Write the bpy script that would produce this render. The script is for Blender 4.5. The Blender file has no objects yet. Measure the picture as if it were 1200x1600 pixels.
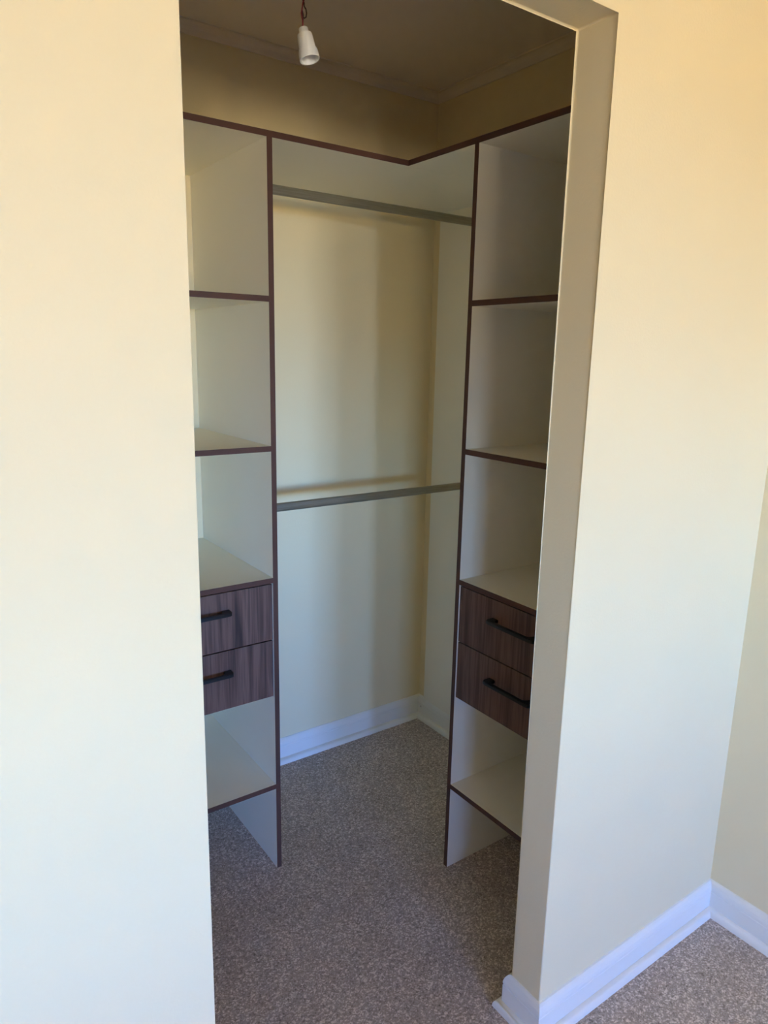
import bpy, bmesh, math, random
from mathutils import Vector, Matrix

random.seed(7)
S = bpy.context.scene
COL = S.collection

# ------------------------------------------------------------------ camera
cam_data = bpy.data.cameras.new('camera')
cam = bpy.data.objects.new('camera', cam_data)
COL.objects.link(cam)
YAW, PITCH, ROLL, FPX = -0.6206, -0.2188, 0.0203, 1108.73
fwd = Vector((-math.sin(YAW) * math.cos(PITCH), math.cos(YAW) * math.cos(PITCH), math.sin(PITCH)))
rgt = Vector((math.cos(YAW), math.sin(YAW), 0))
upv = rgt.cross(fwd)
r2 = math.cos(ROLL) * rgt + math.sin(ROLL) * upv
u2 = -math.sin(ROLL) * rgt + math.cos(ROLL) * upv
cam.matrix_world = Matrix(((r2.x, u2.x, -fwd.x, -1.9735), (r2.y, u2.y, -fwd.y, -2.4415),
                           (r2.z, u2.z, -fwd.z, 1.691), (0, 0, 0, 1)))
cam_data.sensor_fit = 'HORIZONTAL'
cam_data.sensor_width = 36.0
cam_data.sensor_height = 48.0
cam_data.lens = 36.0 * FPX / 1200.0
cam_data.clip_start = 0.02
S.camera = cam

# ------------------------------------------------------------------ sky, sun, exposure
ROOM_BACK = -9.00                       # window wall of the bedroom, behind the camera
WINDOWS = ((-5.70, -4.50, 1.00, 1.60), (-3.70, -3.33, 0.10, 2.40),      # x0, x1, z0, z1 of the three
           (-2.70, -1.65, 0.75, 2.05))                                  # windows behind the camera
world = bpy.data.worlds.new('sky')
S.world = world
world.use_nodes = True
wn = world.node_tree
wn.nodes.clear()
sky = wn.nodes.new('ShaderNodeTexSky')
sky.sky_type = 'NISHITA'
sky.sun_disc = False
sky.sun_elevation = math.radians(52)
sky.sun_rotation = math.radians(20)
sky.altitude = 1500
sky.air_density = 0.6
sky.dust_density = 0.0
sky.ozone_density = 5.0
bg = wn.nodes.new('ShaderNodeBackground')
bg.inputs['Strength'].default_value = 0.36
wo = wn.nodes.new('ShaderNodeOutputWorld')
tint = wn.nodes.new('ShaderNodeMix')            # white balance of the clear-sky light
tint.data_type = 'RGBA'
tint.blend_type = 'MULTIPLY'
tint.inputs[0].default_value = 1.0
tint.inputs[7].default_value = (0.67, 0.93, 1.48, 1)
wn.links.new(sky.outputs[0], tint.inputs[6])
wn.links.new(tint.outputs[2], bg.inputs['Color'])
wn.links.new(bg.outputs[0], wo.inputs['Surface'])

sun_data = bpy.data.lights.new('sun', 'SUN')
sun_data.energy = 11.0
sun_data.angle = math.radians(0.53)
sun_data.color = (1.0, 0.98, 0.95)
sun = bpy.data.objects.new('sun', sun_data)
COL.objects.link(sun)
sun.location = (0, 6, 8)
sd = Vector((-0.25, -0.62, -0.90))      # shines from over the house onto the yard
sun.rotation_euler = sd.to_track_quat('-Z', 'Y').to_euler()

for wx0, wx1, wz0, wz1 in WINDOWS:      # sky portals: they only steer sampling, they add no light
    portal_data = bpy.data.lights.new('window_portal', 'AREA')
    portal_data.shape = 'RECTANGLE'
    portal_data.size = wx1 - wx0
    portal_data.size_y = wz1 - wz0
    portal_data.cycles.is_portal = True
    portal = bpy.data.objects.new('window_portal', portal_data)
    COL.objects.link(portal)
    portal.location = ((wx0 + wx1) / 2, ROOM_BACK - 0.005, (wz0 + wz1) / 2)
    portal.rotation_euler = Vector((0, 1, 0)).to_track_quat('-Z', 'Z').to_euler()

S.view_settings.view_transform = 'Standard'
S.view_settings.look = 'None'
S.view_settings.gamma = 1.0
S.view_settings.use_curve_mapping = False
S.view_settings.exposure = 4.93
S.cycles.use_guiding = True
S.cycles.max_bounces = 12
S.cycles.diffuse_bounces = 8

# ------------------------------------------------------------------ materials
def new_mat(name, color, rough=0.6, metal=0.0, spec=0.5):
    m = bpy.data.materials.new(name)
    m.use_nodes = True
    b = m.node_tree.nodes['Principled BSDF']
    b.inputs['Base Color'].default_value = (*color, 1)
    b.inputs['Roughness'].default_value = rough
    b.inputs['Metallic'].default_value = metal
    b.inputs['Specular IOR Level'].default_value = spec
    return m, m.node_tree, b

def noise_node(nt, scale, detail=2.0, rough=0.5, stretch=None, coord='Object'):
    tc = nt.nodes.new('ShaderNodeTexCoord')
    n = nt.nodes.new('ShaderNodeTexNoise')
    n.inputs['Scale'].default_value = scale
    n.inputs['Detail'].default_value = detail
    n.inputs['Roughness'].default_value = rough
    if stretch:
        mp = nt.nodes.new('ShaderNodeMapping')
        mp.inputs['Scale'].default_value = stretch
        nt.links.new(tc.outputs[coord], mp.inputs['Vector'])
        nt.links.new(mp.outputs[0], n.inputs['Vector'])
    else:
        nt.links.new(tc.outputs[coord], n.inputs['Vector'])
    return n

def ramp_node(nt, src, stops):
    r = nt.nodes.new('ShaderNodeValToRGB')
    while len(r.color_ramp.elements) < len(stops):
        r.color_ramp.elements.new(0.5)
    for e, (p, c) in zip(r.color_ramp.elements, stops):
        e.position = p
        e.color = (*c, 1)
    nt.links.new(src, r.inputs['Fac'])
    return r

def bump_node(nt, bsdf, src, strength, dist):
    b = nt.nodes.new('ShaderNodeBump')
    b.inputs['Strength'].default_value = strength
    b.inputs['Distance'].default_value = dist
    nt.links.new(src, b.inputs['Height'])
    nt.links.new(b.outputs[0], bsdf.inputs['Normal'])

def painted(name, color, rough, bump_scale, bump_dist, var=0.03):
    m, nt, b = new_mat(name, color, rough, spec=0.3)
    n = noise_node(nt, 2.3, 3)
    lo = tuple(c * (1 - var) for c in color)
    hi = tuple(min(1, c * (1 + var)) for c in color)
    r = ramp_node(nt, n.outputs['Fac'], [(0.3, lo), (0.7, hi)])
    nt.links.new(r.outputs[0], b.inputs['Base Color'])
    n2 = noise_node(nt, bump_scale, 4, 0.6)
    bump_node(nt, b, n2.outputs['Fac'], 0.35, bump_dist)
    return m

M = {}
M['wall'] = painted('cream_wall_paint', (0.86, 0.735, 0.455), 0.72, 160, 0.0012, 0.015)
M['low_bounce'] = painted('low_bounce_greige', (0.42, 0.38, 0.33), 0.75, 160, 0.0012, 0.015)  # invented tone for unseen bedroom walls, darkened to cut their bounced light
M['ceiling'] = painted('ceiling_paint', (0.90, 0.82, 0.72), 0.85, 120, 0.001, 0.02)
M['cornice'] = painted('cornice_paint', (0.86, 0.76, 0.61), 0.8, 90, 0.0008, 0.02)
M['skirting'] = painted('white_gloss_paint', (0.85, 0.84, 0.76), 0.35, 60, 0.0006, 0.02)
M['board'] = painted('white_melamine', (0.90, 0.86, 0.73), 0.42, 700, 0.00015, 0.006)
M['band'] = painted('dark_brown_edging', (0.100, 0.046, 0.032), 0.45, 500, 0.0001, 0.10)
M['black'] = new_mat('black_powder_coat', (0.012, 0.011, 0.011), 0.42)[0]
M['plastic'] = new_mat('white_plastic', (0.80, 0.79, 0.75), 0.35)[0]
M['brass'] = new_mat('brass_contact', (0.55, 0.40, 0.18), 0.35, 1.0)[0]
M['wire_brown'] = new_mat('brown_wire', (0.07, 0.03, 0.018), 0.5)[0]
M['wire_red'] = new_mat('red_wire', (0.25, 0.02, 0.03), 0.5)[0]
M['nail'] = new_mat('nail_head', (0.12, 0.10, 0.08), 0.5, 0.6)[0]
M['frame'] = new_mat('window_frame_paint', (0.75, 0.75, 0.73), 0.4)[0]

m, nt, b = new_mat('satin_grey_metal', (0.40, 0.41, 0.38), 0.38, 0.85)
n = noise_node(nt, 40, 3, stretch=(0.3, 8, 8))
r = ramp_node(nt, n.outputs['Fac'], [(0.3, (0.32, 0.295, 0.235)), (0.7, (0.40, 0.37, 0.30))])
nt.links.new(r.outputs[0], b.inputs['Base Color'])
M['rail'] = m

# walnut with upright grain
m, nt, b = new_mat('dark_walnut_foil', (0.10, 0.055, 0.045), 0.45)
oi = nt.nodes.new('ShaderNodeObjectInfo')
tc = nt.nodes.new('ShaderNodeTexCoord')
add = nt.nodes.new('ShaderNodeVectorMath'); add.operation = 'ADD'
sc = nt.nodes.new('ShaderNodeVectorMath'); sc.operation = 'SCALE'
sc.inputs[0].default_value = (7.3, 7.3, 3.1)
nt.links.new(oi.outputs['Random'], sc.inputs['Scale'])
nt.links.new(tc.outputs['Object'], add.inputs[0])
nt.links.new(sc.outputs[0], add.inputs[1])
def streak(sx, sz, detail, dist):
    mp = nt.nodes.new('ShaderNodeMapping')
    mp.inputs['Scale'].default_value = (sx, sx, sz)
    nn = nt.nodes.new('ShaderNodeTexNoise')
    nn.inputs['Scale'].default_value = 1.0
    nn.inputs['Detail'].default_value = detail
    nn.inputs['Distortion'].default_value = dist
    nt.links.new(add.outputs[0], mp.inputs['Vector'])
    nt.links.new(mp.outputs[0], nn.inputs['Vector'])
    return nn
broad = streak(26, 1.6, 3, 0.6)
fine = streak(190, 5.0, 3, 0.2)
mix = nt.nodes.new('ShaderNodeMath'); mix.operation = 'MULTIPLY_ADD'
nt.links.new(fine.outputs['Fac'], mix.inputs[0]); mix.inputs[1].default_value = 0.45
nt.links.new(broad.outputs['Fac'], mix.inputs[2])
r = ramp_node(nt, mix.outputs[0], [(0.50, (0.038, 0.018, 0.013)), (0.68, (0.110, 0.056, 0.040)),
                                   (0.80, (0.165, 0.092, 0.066)), (0.95, (0.075, 0.037, 0.027))])
nt.links.new(r.outputs[0], b.inputs['Base Color'])
bump_node(nt, b, fine.outputs['Fac'], 0.15, 0.0003)
M['walnut'] = m

# speckled loop-pile carpet
m, nt, b = new_mat('speckled_carpet', (0.2, 0.17, 0.15), 0.95, spec=0.15)
tc = nt.nodes.new('ShaderNodeTexCoord')
v = nt.nodes.new('ShaderNodeTexVoronoi'); v.inputs['Scale'].default_value = 280
nt.links.new(tc.outputs['Object'], v.inputs['Vector'])
sep = nt.nodes.new('ShaderNodeSeparateColor')
nt.links.new(v.outputs['Color'], sep.inputs[0])
n1 = noise_node(nt, 120, 4, 0.65)
n2 = noise_node(nt, 5, 3, 0.5)
a1 = nt.nodes.new('ShaderNodeMath'); a1.operation = 'MULTIPLY_ADD'
nt.links.new(sep.outputs[0], a1.inputs[0]); a1.inputs[1].default_value = 0.40
nt.links.new(n1.outputs['Fac'], a1.inputs[2])
a2 = nt.nodes.new('ShaderNodeMath'); a2.operation = 'MULTIPLY_ADD'
nt.links.new(n2.outputs['Fac'], a2.inputs[0]); a2.inputs[1].default_value = 0.20
nt.links.new(a1.outputs[0], a2.inputs[2])
r = ramp_node(nt, a2.outputs[0], [(0.42, (0.19, 0.155, 0.130)), (0.66, (0.40, 0.335, 0.290)),
                                  (0.88, (0.50, 0.425, 0.375)), (1.0, (0.80, 0.71, 0.64))])
nt.links.new(r.outputs[0], b.inputs['Base Color'])
bump_node(nt, b, a1.outputs[0], 0.7, 0.0025)
M['carpet'] = m

m, nt, b = new_mat('sunlit_yard', (0.46, 0.35, 0.22), 0.95, spec=0.1)
n = noise_node(nt, 0.7, 5, 0.6)
r = ramp_node(nt, n.outputs['Fac'], [(0.3, (0.50, 0.40, 0.215)), (0.7, (0.58, 0.465, 0.26))])
nt.links.new(r.outputs[0], b.inputs['Base Color'])
M['yard'] = m

# ------------------------------------------------------------------ helpers
WLOC = {}

def obj(name, bm, mat, parent=None, loc=None, kind=None, smooth=False):
    """Link a bmesh built in world coordinates as one mesh object with its own origin."""
    if loc is None:
        lo = Vector((min(v.co[i] for v in bm.verts) for i in range(3)))
        hi = Vector((max(v.co[i] for v in bm.verts) for i in range(3)))
        loc = Vector(((lo.x + hi.x) / 2, (lo.y + hi.y) / 2, lo.z))
    loc = Vector(loc)
    bmesh.ops.translate(bm, verts=bm.verts, vec=-loc)
    bmesh.ops.recalc_face_normals(bm, faces=bm.faces)
    me = bpy.data.meshes.new(name)
    bm.to_mesh(me)
    bm.free()
    me.materials.append(M[mat])
    if smooth:
        for p in me.polygons:
            p.use_smooth = True
        try:
            me.set_sharp_from_angle(angle=math.radians(40))
        except Exception:
            pass
    o = bpy.data.objects.new(name, me)
    COL.objects.link(o)
    if parent:
        o.parent = parent
        o.location = loc - WLOC[parent.name]
    else:
        o.location = loc
    WLOC[o.name] = loc
    if kind:
        o['kind'] = kind
    return o

def thing(name, label, cat, loc, group=None):
    o = bpy.data.objects.new(name, None)
    o.empty_display_size = 0.1
    COL.objects.link(o)
    o.location = loc
    WLOC[o.name] = Vector(loc)
    o['label'] = label
    o['category'] = cat
    if group:
        o['group'] = group
    return o

def tag(o, label, cat, group=None):
    o['label'] = label
    o['category'] = cat
    if group:
        o['group'] = group
    return o

def add_box(bm, x0, x1, y0, y1, z0, z1, bevel=0.0, seg=2):
    vs = [bm.verts.new((x, y, z)) for x in (x0, x1) for y in (y0, y1) for z in (z0, z1)]
    fs = []
    for f in ((0, 1, 3, 2), (4, 6, 7, 5), (0, 4, 5, 1), (2, 3, 7, 6), (0, 2, 6, 4), (1, 5, 7, 3)):
        fs.append(bm.faces.new([vs[i] for i in f]))
    if bevel > 0:
        es = list({e for f in fs for e in f.edges})
        bmesh.ops.bevel(bm, geom=es, offset=bevel, segments=seg, affect='EDGES', profile=0.5)

def box(x0, x1, y0, y1, z0, z1, bevel=0.0, seg=2):
    bm = bmesh.new()
    add_box(bm, x0, x1, y0, y1, z0, z1, bevel, seg)
    return bm

def prism(poly, axis, a, b):
    """Extrude a polygon given in the two other axes along `axis` from a to b."""
    bm = bmesh.new()
    def p(q, t):
        q = list(q); q.insert(axis, t)
        return bm.verts.new(q)
    A = [p(q, a) for q in poly]; B = [p(q, b) for q in poly]
    bm.faces.new(A); bm.faces.new(B[::-1])
    for i in range(len(poly)):
        j = (i + 1) % len(poly)
        bm.faces.new((A[i], A[j], B[j], B[i]))
    return bm

def sweep(bm, profile, path, closed_ends=True):
    """Sweep profile (out, z) along a horizontal polyline; out is to the left of travel, corners mitred."""
    n = len(path); rings = []
    P = [Vector((p[0], p[1])) for p in path]
    for i in range(n):
        d0 = (P[i] - P[i - 1]).normalized() if i > 0 else None
        d1 = (P[i + 1] - P[i]).normalized() if i < n - 1 else None
        if d0 is None: d0 = d1
        if d1 is None: d1 = d0
        n0 = Vector((-d0.y, d0.x)); n1 = Vector((-d1.y, d1.x))
        m_ = (n0 + n1).normalized(); k = 1.0 / max(0.2, m_.dot(n0))
        rings.append([bm.verts.new((P[i].x + m_.x * k * o_, P[i].y + m_.y * k * o_, z)) for o_, z in profile])
    L = len(profile)
    for i in range(n - 1):
        for j in range(L):
            k = (j + 1) % L
            bm.faces.new((rings[i][j], rings[i][k], rings[i + 1][k], rings[i + 1][j]))
    if closed_ends:
        bm.faces.new(rings[0][::-1]); bm.faces.new(rings[-1])

def tube(bm, pts, rad, seg=8, elong=None):
    """Round tube along 3-D points."""
    rings = []
    pts = [Vector(p) for p in pts]
    prev = None
    for i, p in enumerate(pts):
        d = (pts[min(i + 1, len(pts) - 1)] - pts[max(i - 1, 0)]).normalized()
        if prev is None:
            a = d.orthogonal().normalized()
        else:
            a = (prev - d * prev.dot(d)).normalized()
        prev = a
        c = d.cross(a)
        rings.append([bm.verts.new(p + rad * (math.cos(t) * a + math.sin(t) * c))
                      for t in (2 * math.pi * k / seg for k in range(seg))])
    for i in range(len(rings) - 1):
        for k in range(seg):
            bm.faces.new((rings[i][k], rings[i][(k + 1) % seg], rings[i + 1][(k + 1) % seg], rings[i + 1][k]))
    bm.faces.new(rings[0][::-1]); bm.faces.new(rings[-1])

def lathe(bm, prof, origin, axis, seg=28, cap=True):
    """Revolve (radius, distance along axis) about an axis through origin."""
    ax = Vector(axis).normalized(); a = ax.orthogonal().normalized(); c = ax.cross(a)
    O = Vector(origin); rings = []
    for rr, h in prof:
        rings.append([bm.verts.new(O + ax * h + rr * (math.cos(t) * a + math.sin(t) * c))
                      for t in (2 * math.pi * k / seg for k in range(seg))])
    for i in range(len(rings) - 1):
        for k in range(seg):
            bm.faces.new((rings[i][k], rings[i][(k + 1) % seg], rings[i + 1][(k + 1) % seg], rings[i + 1][k]))
    if cap:
        bm.faces.new(rings[0][::-1]); bm.faces.new(rings[-1])

# ------------------------------------------------------------------ dimensions (metres; closet corner is the origin)
T = 0.016
ZC = 2.7057                      # ceiling
YO, YI = -1.4817, -1.3834        # bedroom and closet face of the partition
XJ, XL = -0.776, -1.6176         # right and left jamb of the opening
HH = 2.3165                      # underside of the head
XW = -1.66                       # closet left wall
XB = -6.0                        # bedroom left wall
HT = 2.253                       # underside of the top shelf
DL, DR = -0.5667, -0.5684        # front edges of the two shelving units
XA, YB = -1.0276, -0.8662        # inner faces of the two tall side panels
SH = (1.844, 1.422, 1.0185, 0.3138)

# ------------------------------------------------------------------ room shell
obj('floor', box(XB - 0.1, 0.1, ROOM_BACK - 0.1, 0.1, -0.12, 0.0), 'carpet', kind='structure')
obj('ceiling', box(XB - 0.1, 0.1, ROOM_BACK - 0.1, 0.1, ZC, ZC + 0.12), 'ceiling', kind='structure')
obj('wall_closet_back', box(XW - 0.1, 0.0, 0.0, 0.1, 0.0, ZC), 'wall', kind='structure')
obj('wall_right', box(0.0, 0.1, ROOM_BACK - 0.1, 0.1, 0.0, ZC), 'wall', kind='structure')
obj('wall_closet_left', box(XW - 0.1, XW, YI, 0.0, 0.0, ZC), 'wall', kind='structure')
obj('wall_left', box(XB - 0.1, XB, ROOM_BACK - 0.1, YI, 0.0, ZC), 'low_bounce', kind='structure')

bm = prism([(XB, 0), (XL, 0), (XL, HH), (XJ, HH), (XJ, 0), (0, 0), (0, ZC), (XB, ZC)], 1, YO, YI)
corner_edges = []
for e in bm.edges:
    a, c = e.verts
    mid = (a.co + c.co) / 2
    inside = XL - 1e-4 <= mid.x <= XJ + 1e-4 and 0.1 < mid.z < HH + 1e-4
    if inside:
        corner_edges.append(e)
bmesh.ops.bevel(bm, geom=corner_edges, offset=0.004, segments=3, affect='EDGES', profile=0.5)
obj('wall_front', bm, 'wall', kind='structure')

bm = bmesh.new()
xs = [XB] + [v for w in WINDOWS for v in w[:2]] + [0.0]
for k in range(0, len(xs), 2):
    add_box(bm, xs[k], xs[k + 1], ROOM_BACK - 0.1, ROOM_BACK, 0, ZC)
for w in WINDOWS:
    add_box(bm, w[0], w[1], ROOM_BACK - 0.1, ROOM_BACK, 0, w[2])
    add_box(bm, w[0], w[1], ROOM_BACK - 0.1, ROOM_BACK, w[3], ZC)
obj('wall_back', bm, 'low_bounce', kind='structure')
for k, (x0, x1, z0, z1) in enumerate(WINDOWS):
    bm = bmesh.new()
    fw = 0.03
    for q in ((x0, x1, z0, z0 + fw), (x0, x1, z1 - fw, z1), (x0, x0 + fw, z0 + fw, z1 - fw), (x1 - fw, x1, z0 + fw, z1 - fw)):
        add_box(bm, q[0], q[1], ROOM_BACK - 0.075, ROOM_BACK - 0.03, q[2], q[3], 0.004)
    wf = obj('window_%d' % (k + 1), bm, 'frame', kind='structure')
    if x1 - x0 > 0.6:
        xm = (x0 + x1) / 2
        obj('mullion', box(xm - 0.02, xm + 0.02, ROOM_BACK - 0.072, ROOM_BACK - 0.033, z0 + fw, z1 - fw, 0.003), 'frame', wf)
obj('ground', box(-45, 45, -70, ROOM_BACK - 0.12, -0.30, -0.15), 'yard', kind='structure')

# cornice round the closet ceiling
CZ, CD = 2.672, 0.034
cove = [(0, CZ), (0.006, CZ), (0.007, CZ + 0.006)]
for k in range(1, 6):
    t = k / 6 * math.pi / 2
    cove.append((0.007 + (CD - 0.013) * (1 - math.cos(t)), CZ + 0.006 + (ZC - CZ - 0.010) * math.sin(t)))
cove += [(CD - 0.005, ZC - 0.004), (CD, ZC - 0.004), (CD, ZC), (0, ZC)]
bm = bmesh.new()
sweep(bm, cove, [(0, YI), (0, 0), (XW, 0), (XW, YI)])
obj('trim_1', bm, 'cornice', kind='structure')

# skirting boards with a separate quarter-round at the carpet
SK = [(0, 0), (0.0145, 0), (0.0145, 0.072), (0.0132, 0.0735), (0.0132, 0.0755), (0.0145, 0.077), (0.0145, 0.084),
      (0.0125, 0.0925), (0.0085, 0.1005), (0.004, 0.1058), (0, 0.107)]
QR = [(0.0150, 0.0), (0.0150 + 0.017, 0.0)]
for k in range(1, 6):
    t = k / 6 * math.pi / 2
    QR.append((0.0150 + 0.017 * math.cos(t), 0.0225 * math.sin(t) + 0.001))
QR += [(0.0150, 0.0235)]

def skirting(name, path, quad=True):
    bm = bmesh.new(); sweep(bm, SK, path)
    o = obj(name, bm, 'skirting', kind='structure')
    if quad:
        bm = bmesh.new(); sweep(bm, QR, path)
        obj('quarter_round', bm, 'skirting', o, smooth=True)
    return o

sk = skirting('baseboard_closet', [(0, YI), (0, 0), (XW, 0), (XW, YI)])
bm = bmesh.new()
lathe(bm, [(0.0022, 0), (0.0022, 0.0012), (0.0012, 0.0018)], (-0.0147, -0.035, 0.060), (-1, 0, 0), 10)
obj('nail', bm, 'nail', sk)
skirting('baseboard_right_jamb', [(XJ + 0.2, YI), (XJ, YI), (XJ, YO), (0, YO), (0, ROOM_BACK)][::-1])
skirting('baseboard_left_jamb', [(XB, YO), (XL, YO), (XL, YI), (XL - 0.03, YI)][::-1])

# ------------------------------------------------------------------ shelving
def banded_panel_x(parent, x, yf, label=None):
    """Upright side panel across x (thickness T from x), running from front edge yf back to the wall."""
    poly = [(yf + 0.001, 0), (-0.036, 0), (-0.036, 0.11), (-0.0005, 0.11), (-0.0005, HT), (yf + 0.001, HT)]
    p = obj('side_panel', prism(poly, 0, x, x + T), 'board', parent)
    obj('edge_band', box(x, x + T, yf, yf + 0.001, 0, HT), 'band', p)
    return p

def banded_panel_y(parent, y, xf):
    poly = [(xf + 0.001, 0), (-0.036, 0), (-0.036, 0.11), (-0.0005, 0.11), (-0.0005, HT), (xf + 0.001, HT)]
    p = obj('side_panel', prism(poly, 1, y, y + T), 'board', parent)
    obj('edge_band', box(xf, xf + 0.001, y, y + T, 0, HT), 'band', p)
    return p

def bar_handle(along, c, z, face, length=0.190):
    """Black bow handle: flat bar on two broad feet; `along` is 'x' or 'y', standing off towards -other."""
    # built along x at y<0, then rotated if needed
    h = length / 2
    out = [(-h, 0.0), (-h + 0.001, -0.024), (-h + 0.005, -0.0315), (-h + 0.014, -0.034), (h - 0.014, -0.034),
           (h - 0.005, -0.0315), (h - 0.001, -0.024), (h, 0.0),
           (h - 0.023, 0.0), (h - 0.024, -0.016), (h - 0.031, -0.0250), (-h + 0.031, -0.0250),
           (-h + 0.024, -0.016), (-h + 0.023, 0.0)]
    bm = prism(out, 2, -0.0055, 0.0055)
    bmesh.ops.bevel(bm, geom=[e for e in bm.edges if abs(e.verts[0].co.z - e.verts[1].co.z) < 1e-6],
                    offset=0.0016, segments=2, affect='EDGES')
    for v in bm.verts:
        x, y, zz = v.co
        v.co = Vector((c + x, face + y, z + zz)) if along == 'x' else Vector((face + y, c + x, z + zz))
    return bm

# left unit: against the back wall, faces the doorway
UL = thing('shelving_unit', 'left shelving unit, white with brown edging, facing the doorway, two walnut drawers',
           'shelving', (-1.28, -0.28, 0))
XLP = -1.5354                     # outer face of its far side panel
xi0, xi1 = XLP + T, XA - T        # clear width
banded_panel_x(UL, XA - T, DL)
banded_panel_x(UL, XLP, DL)
for z in SH:
    s = obj('shelf', box(xi0, xi1, DL + 0.001, -0.0005, z - T, z), 'board', UL)
    obj('edge_band', box(xi0, xi1, DL, DL + 0.001, z - T, z), 'band', s)
DZ = ((0.8180, 0.9980), (0.6265, 0.8145))
for k, (za, zb) in enumerate(DZ):
    f0, f1 = xi0 + 0.0025, xi1 - 0.0025
    y0 = DL + 0.004
    bm = bmesh.new()              # box of the drawer behind its front
    add_box(bm, f0 + 0.011, f0 + 0.023, y0 + T, -0.10, za + 0.02, zb - 0.03)
    add_box(bm, f1 - 0.023, f1 - 0.011, y0 + T, -0.10, za + 0.02, zb - 0.03)
    add_box(bm, f0 + 0.023, f1 - 0.023, -0.112, -0.10, za + 0.02, zb - 0.03)
    add_box(bm, f0 + 0.023, f1 - 0.023, y0 + T, -0.112, za + 0.026, za + 0.032)
    d = obj('drawer', bm, 'board', UL)
    obj('drawer_front', box(f0, f1, y0, y0 + T, za, zb, 0.0006, 1), 'walnut', d)
    obj('handle', bar_handle('x', (f0 + f1) / 2, (0.9395, 0.7475)[k], y0), 'black', d, smooth=True)

# right unit: against the right wall, faces left
UR = thing('shelving_unit', 'right shelving unit, white with brown edging, half hidden by the jamb, shaded walnut drawers',
           'shelving', (-0.284, -1.12, 0))
yi1 = YB - T
yi0 = YI + 0.0005 + T
banded_panel_y(UR, YB - T, DR)
banded_panel_y(UR, YI + 0.0005, DR)
for z in SH:
    s = obj('shelf', box(DR + 0.001, -0.0005, yi0, yi1, z - T, z), 'board', UR)
    obj('edge_band', box(DR, DR + 0.001, yi0, yi1, z - T, z), 'band', s)
for k, (za, zb) in enumerate(DZ):
    f0, f1 = yi0 + 0.0025, yi1 - 0.0025
    x0 = DR + 0.004
    bm = bmesh.new()
    add_box(bm, x0 + T, -0.10, f0 + 0.011, f0 + 0.023, za + 0.02, zb - 0.03)
    add_box(bm, x0 + T, -0.10, f1 - 0.023, f1 - 0.011, za + 0.02, zb - 0.03)
    add_box(bm, -0.112, -0.10, f0 + 0.023, f1 - 0.023, za + 0.02, zb - 0.03)
    add_box(bm, x0 + T, -0.112, f0 + 0.023, f1 - 0.023, za + 0.026, za + 0.032)
    d = obj('drawer', bm, 'board', UR)
    obj('drawer_front', box(x0, x0 + T, f0, f1, za, zb, 0.0006, 1), 'walnut', d)
    obj('handle', bar_handle('y', (f0 + f1) / 2, (0.9375, 0.7475)[k], x0), 'black', d, smooth=True)

# L-shaped top shelf: two boards
TS = thing('top_shelf', 'L-shaped white top shelf with dark brown front edging, lying across both shelving units', 'shelf',
           (-0.6, -0.3, HT))
p = obj('shelf_board', box(XW, -0.0005, DL + 0.001, -0.0005, HT, HT + T), 'board', TS)
obj('edge_band', box(XW, DR, DL, DL + 0.001, HT, HT + T), 'band', p)
p = obj('shelf_board', box(DR + 0.001, -0.0005, YI + 0.0005, DL + 0.0003, HT, HT + T), 'board', TS)
obj('edge_band', box(DR, DR + 0.001, YI + 0.0005, DL, HT, HT + T), 'band', p)

# board on the right wall that carries the rail ends
tag(obj('wall_panel', box(-T, -0.0005, YB + 0.0005, -0.056, 0.1075, HT), 'board'),
    'tall plain white board on the right wall, beside the back corner, holding the rail ends', 'panel')

# hanging rails, oval tube
def oval_rail(z, y=-0.28):
    bm = bmesh.new(); ring0, ring1 = [], []
    for k in range(28):
        t = 2 * math.pi * k / 28
        cy, sz = math.cos(t), math.sin(t)
        oy = 0.0075 * math.copysign(abs(cy) ** 0.6, cy)
        oz = 0.0150 * math.copysign(abs(sz) ** 0.75, sz)
        ring0.append(bm.verts.new((XA + 0.0003, y + oy, z + oz)))
        ring1.append(bm.verts.new((-T - 0.0003, y + oy, z + oz)))
    for k in range(28):
        j = (k + 1) % 28
        bm.faces.new((ring0[k], ring0[j], ring1[j], ring1[k]))
    bm.faces.new(ring0[::-1]); bm.faces.new(ring1)
    return bm
ra = obj('hanging_rail', oval_rail(2.189), 'rail', smooth=True)
tag(ra, 'grey metal hanging rail just under the top shelf', 'rail', 'clothes rails between the shelving units')
rb = ra.copy()
COL.objects.link(rb)
rb.location.z -= 2.189 - 1.167
tag(rb, 'grey metal hanging rail at mid height in front of the bare back wall', 'rail', 'clothes rails between the shelving units')

# ------------------------------------------------------------------ bare lampholder on twisted wires
LX, LY = -1.171, -1.0
LH = thing('lamp_holder', 'white bare lampholder without a bulb, hanging from the closet ceiling on twisted wires', 'lampholder',
           (LX, LY, 2.28))
top = Vector((-1.1722, LY, 2.3415))
bot = Vector((-1.1635, LY - 0.0125, 2.2815))
ax = (bot - top).normalized()
Ln = (bot - top).length
bm = bmesh.new()
lathe(bm, [(0.0085, 0.0), (0.0095, 0.001), (0.0098, 0.007), (0.0115, 0.0115), (0.0145, 0.0135), (0.0150, 0.016)], top, ax)
obj('cap', bm, 'plastic', LH, smooth=True)
bm = bmesh.new()
lathe(bm, [(0.0152, 0.0125), (0.0158, 0.0145), (0.0165, 0.022), (0.0175, 0.0400), (0.0177, 0.0430)], top, ax)
obj('socket_body', bm, 'plastic', LH, smooth=True)
bm = bmesh.new()
prof = [(0.0178, 0.0425), (0.0196, 0.0432), (0.0206, 0.0480), (0.0212, Ln - 0.001), (0.0207, Ln), (0.0190, Ln),
        (0.0184, Ln - 0.001), (0.0165, 0.0440), (0.0120, 0.0438)]
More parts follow.
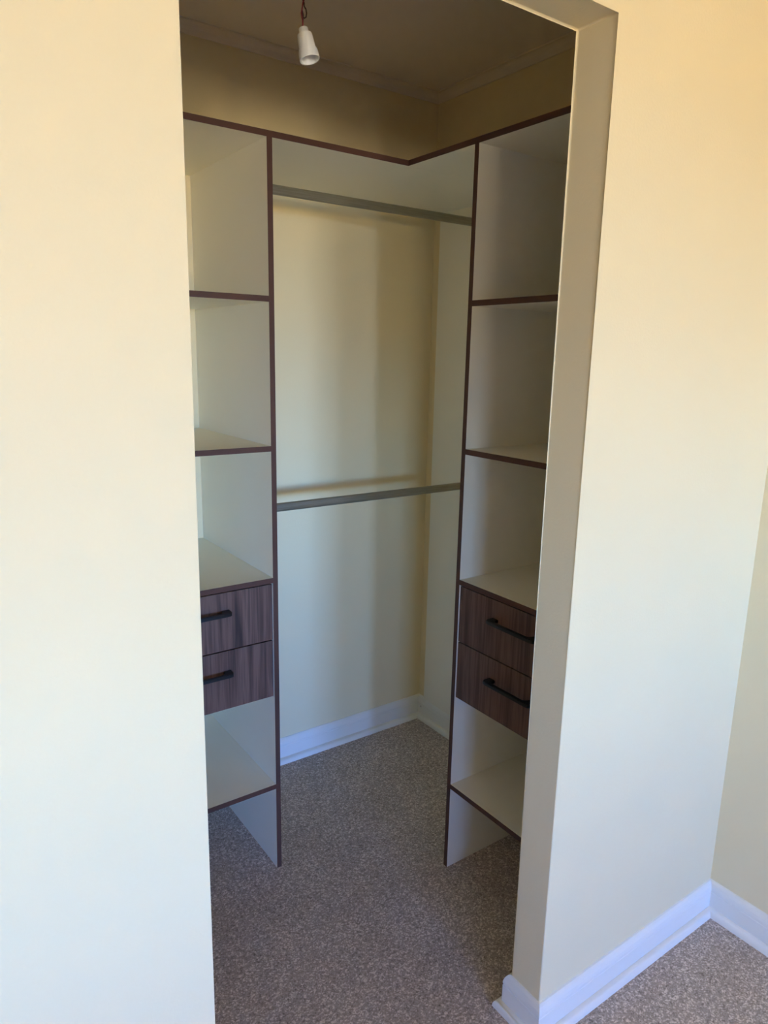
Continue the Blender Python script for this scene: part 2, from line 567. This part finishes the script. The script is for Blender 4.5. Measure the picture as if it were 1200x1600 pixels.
lathe(bm, prof, top, ax, cap=False)
obj('shade_ring', bm, 'plastic', LH, smooth=True)
for s in (-1, 1):
    bm = bmesh.new()
    lathe(bm, [(0.0020, 0.0432), (0.0020, 0.0485), (0.0012, 0.0495)], top + Vector((0.006 * s, 0.002, 0)), ax, 10)
    obj('contact_pin', bm, 'brass', LH, smooth=True)
# wires: twisted pair down from the ceiling, one of them thrown into a loop above the cap
def twist(ph, z_from, z_to, n, rad=0.0016, turn=0.022):
    out = []
    for i in range(n + 1):
        z = z_from + (z_to - z_from) * i / n
        a = 2 * math.pi * z / turn + ph
        out.append((LX + rad * math.cos(a), LY + rad * math.sin(a), z))
    return out
straight = twist(0, ZC - 0.012, 2.388, 100) + [(-1.1745, LY - 0.001, 2.378), (-1.1760, LY, 2.369), (-1.1750, LY, 2.362),
                                              (-1.1735, LY, 2.356), (-1.1728, LY, 2.345)]
bm = bmesh.new(); tube(bm, straight, 0.0015)
obj('wire', bm, 'wire_red', LH, smooth=True)['label'] = 'dark red wire'
loop = twist(math.pi, ZC - 0.012, 2.388, 100) + [(-1.1695, LY, 2.382), (-1.1655, LY, 2.378), (-1.1640, LY, 2.371), (-1.1650, LY, 2.364),
                                                 (-1.1690, LY, 2.3605), (-1.1725, LY + 0.003, 2.364), (-1.1740, LY + 0.004, 2.370),
                                                 (-1.1720, LY + 0.004, 2.375), (-1.1700, LY + 0.004, 2.368), (-1.1705, LY + 0.003, 2.358), (-1.1720, LY + 0.002, 2.345)]
bm = bmesh.new(); tube(bm, loop, 0.0015)
obj('wire', bm, 'wire_brown', LH, smooth=True)['label'] = 'brown looped wire'
bm = bmesh.new()
lathe(bm, [(0.034, 0.0), (0.034, 0.006), (0.028, 0.012), (0.006, 0.014)], (LX, LY, ZC), (0, 0, -1))
obj('ceiling_plate', bm, 'plastic', LH, smooth=True)

# labels of the parts that look different from the rest of their thing
PART_LABELS = {'edge_band': 'dark brown edge band', 'drawer_front': 'dark walnut drawer front with upright grain',
               'handle': 'black bow handle', 'contact_pin': 'brass contact pin'}
for o in COL.objects:
    key = o.name.split('.')[0]
    if o.parent and key in PART_LABELS:
        o['label'] = PART_LABELS[key]
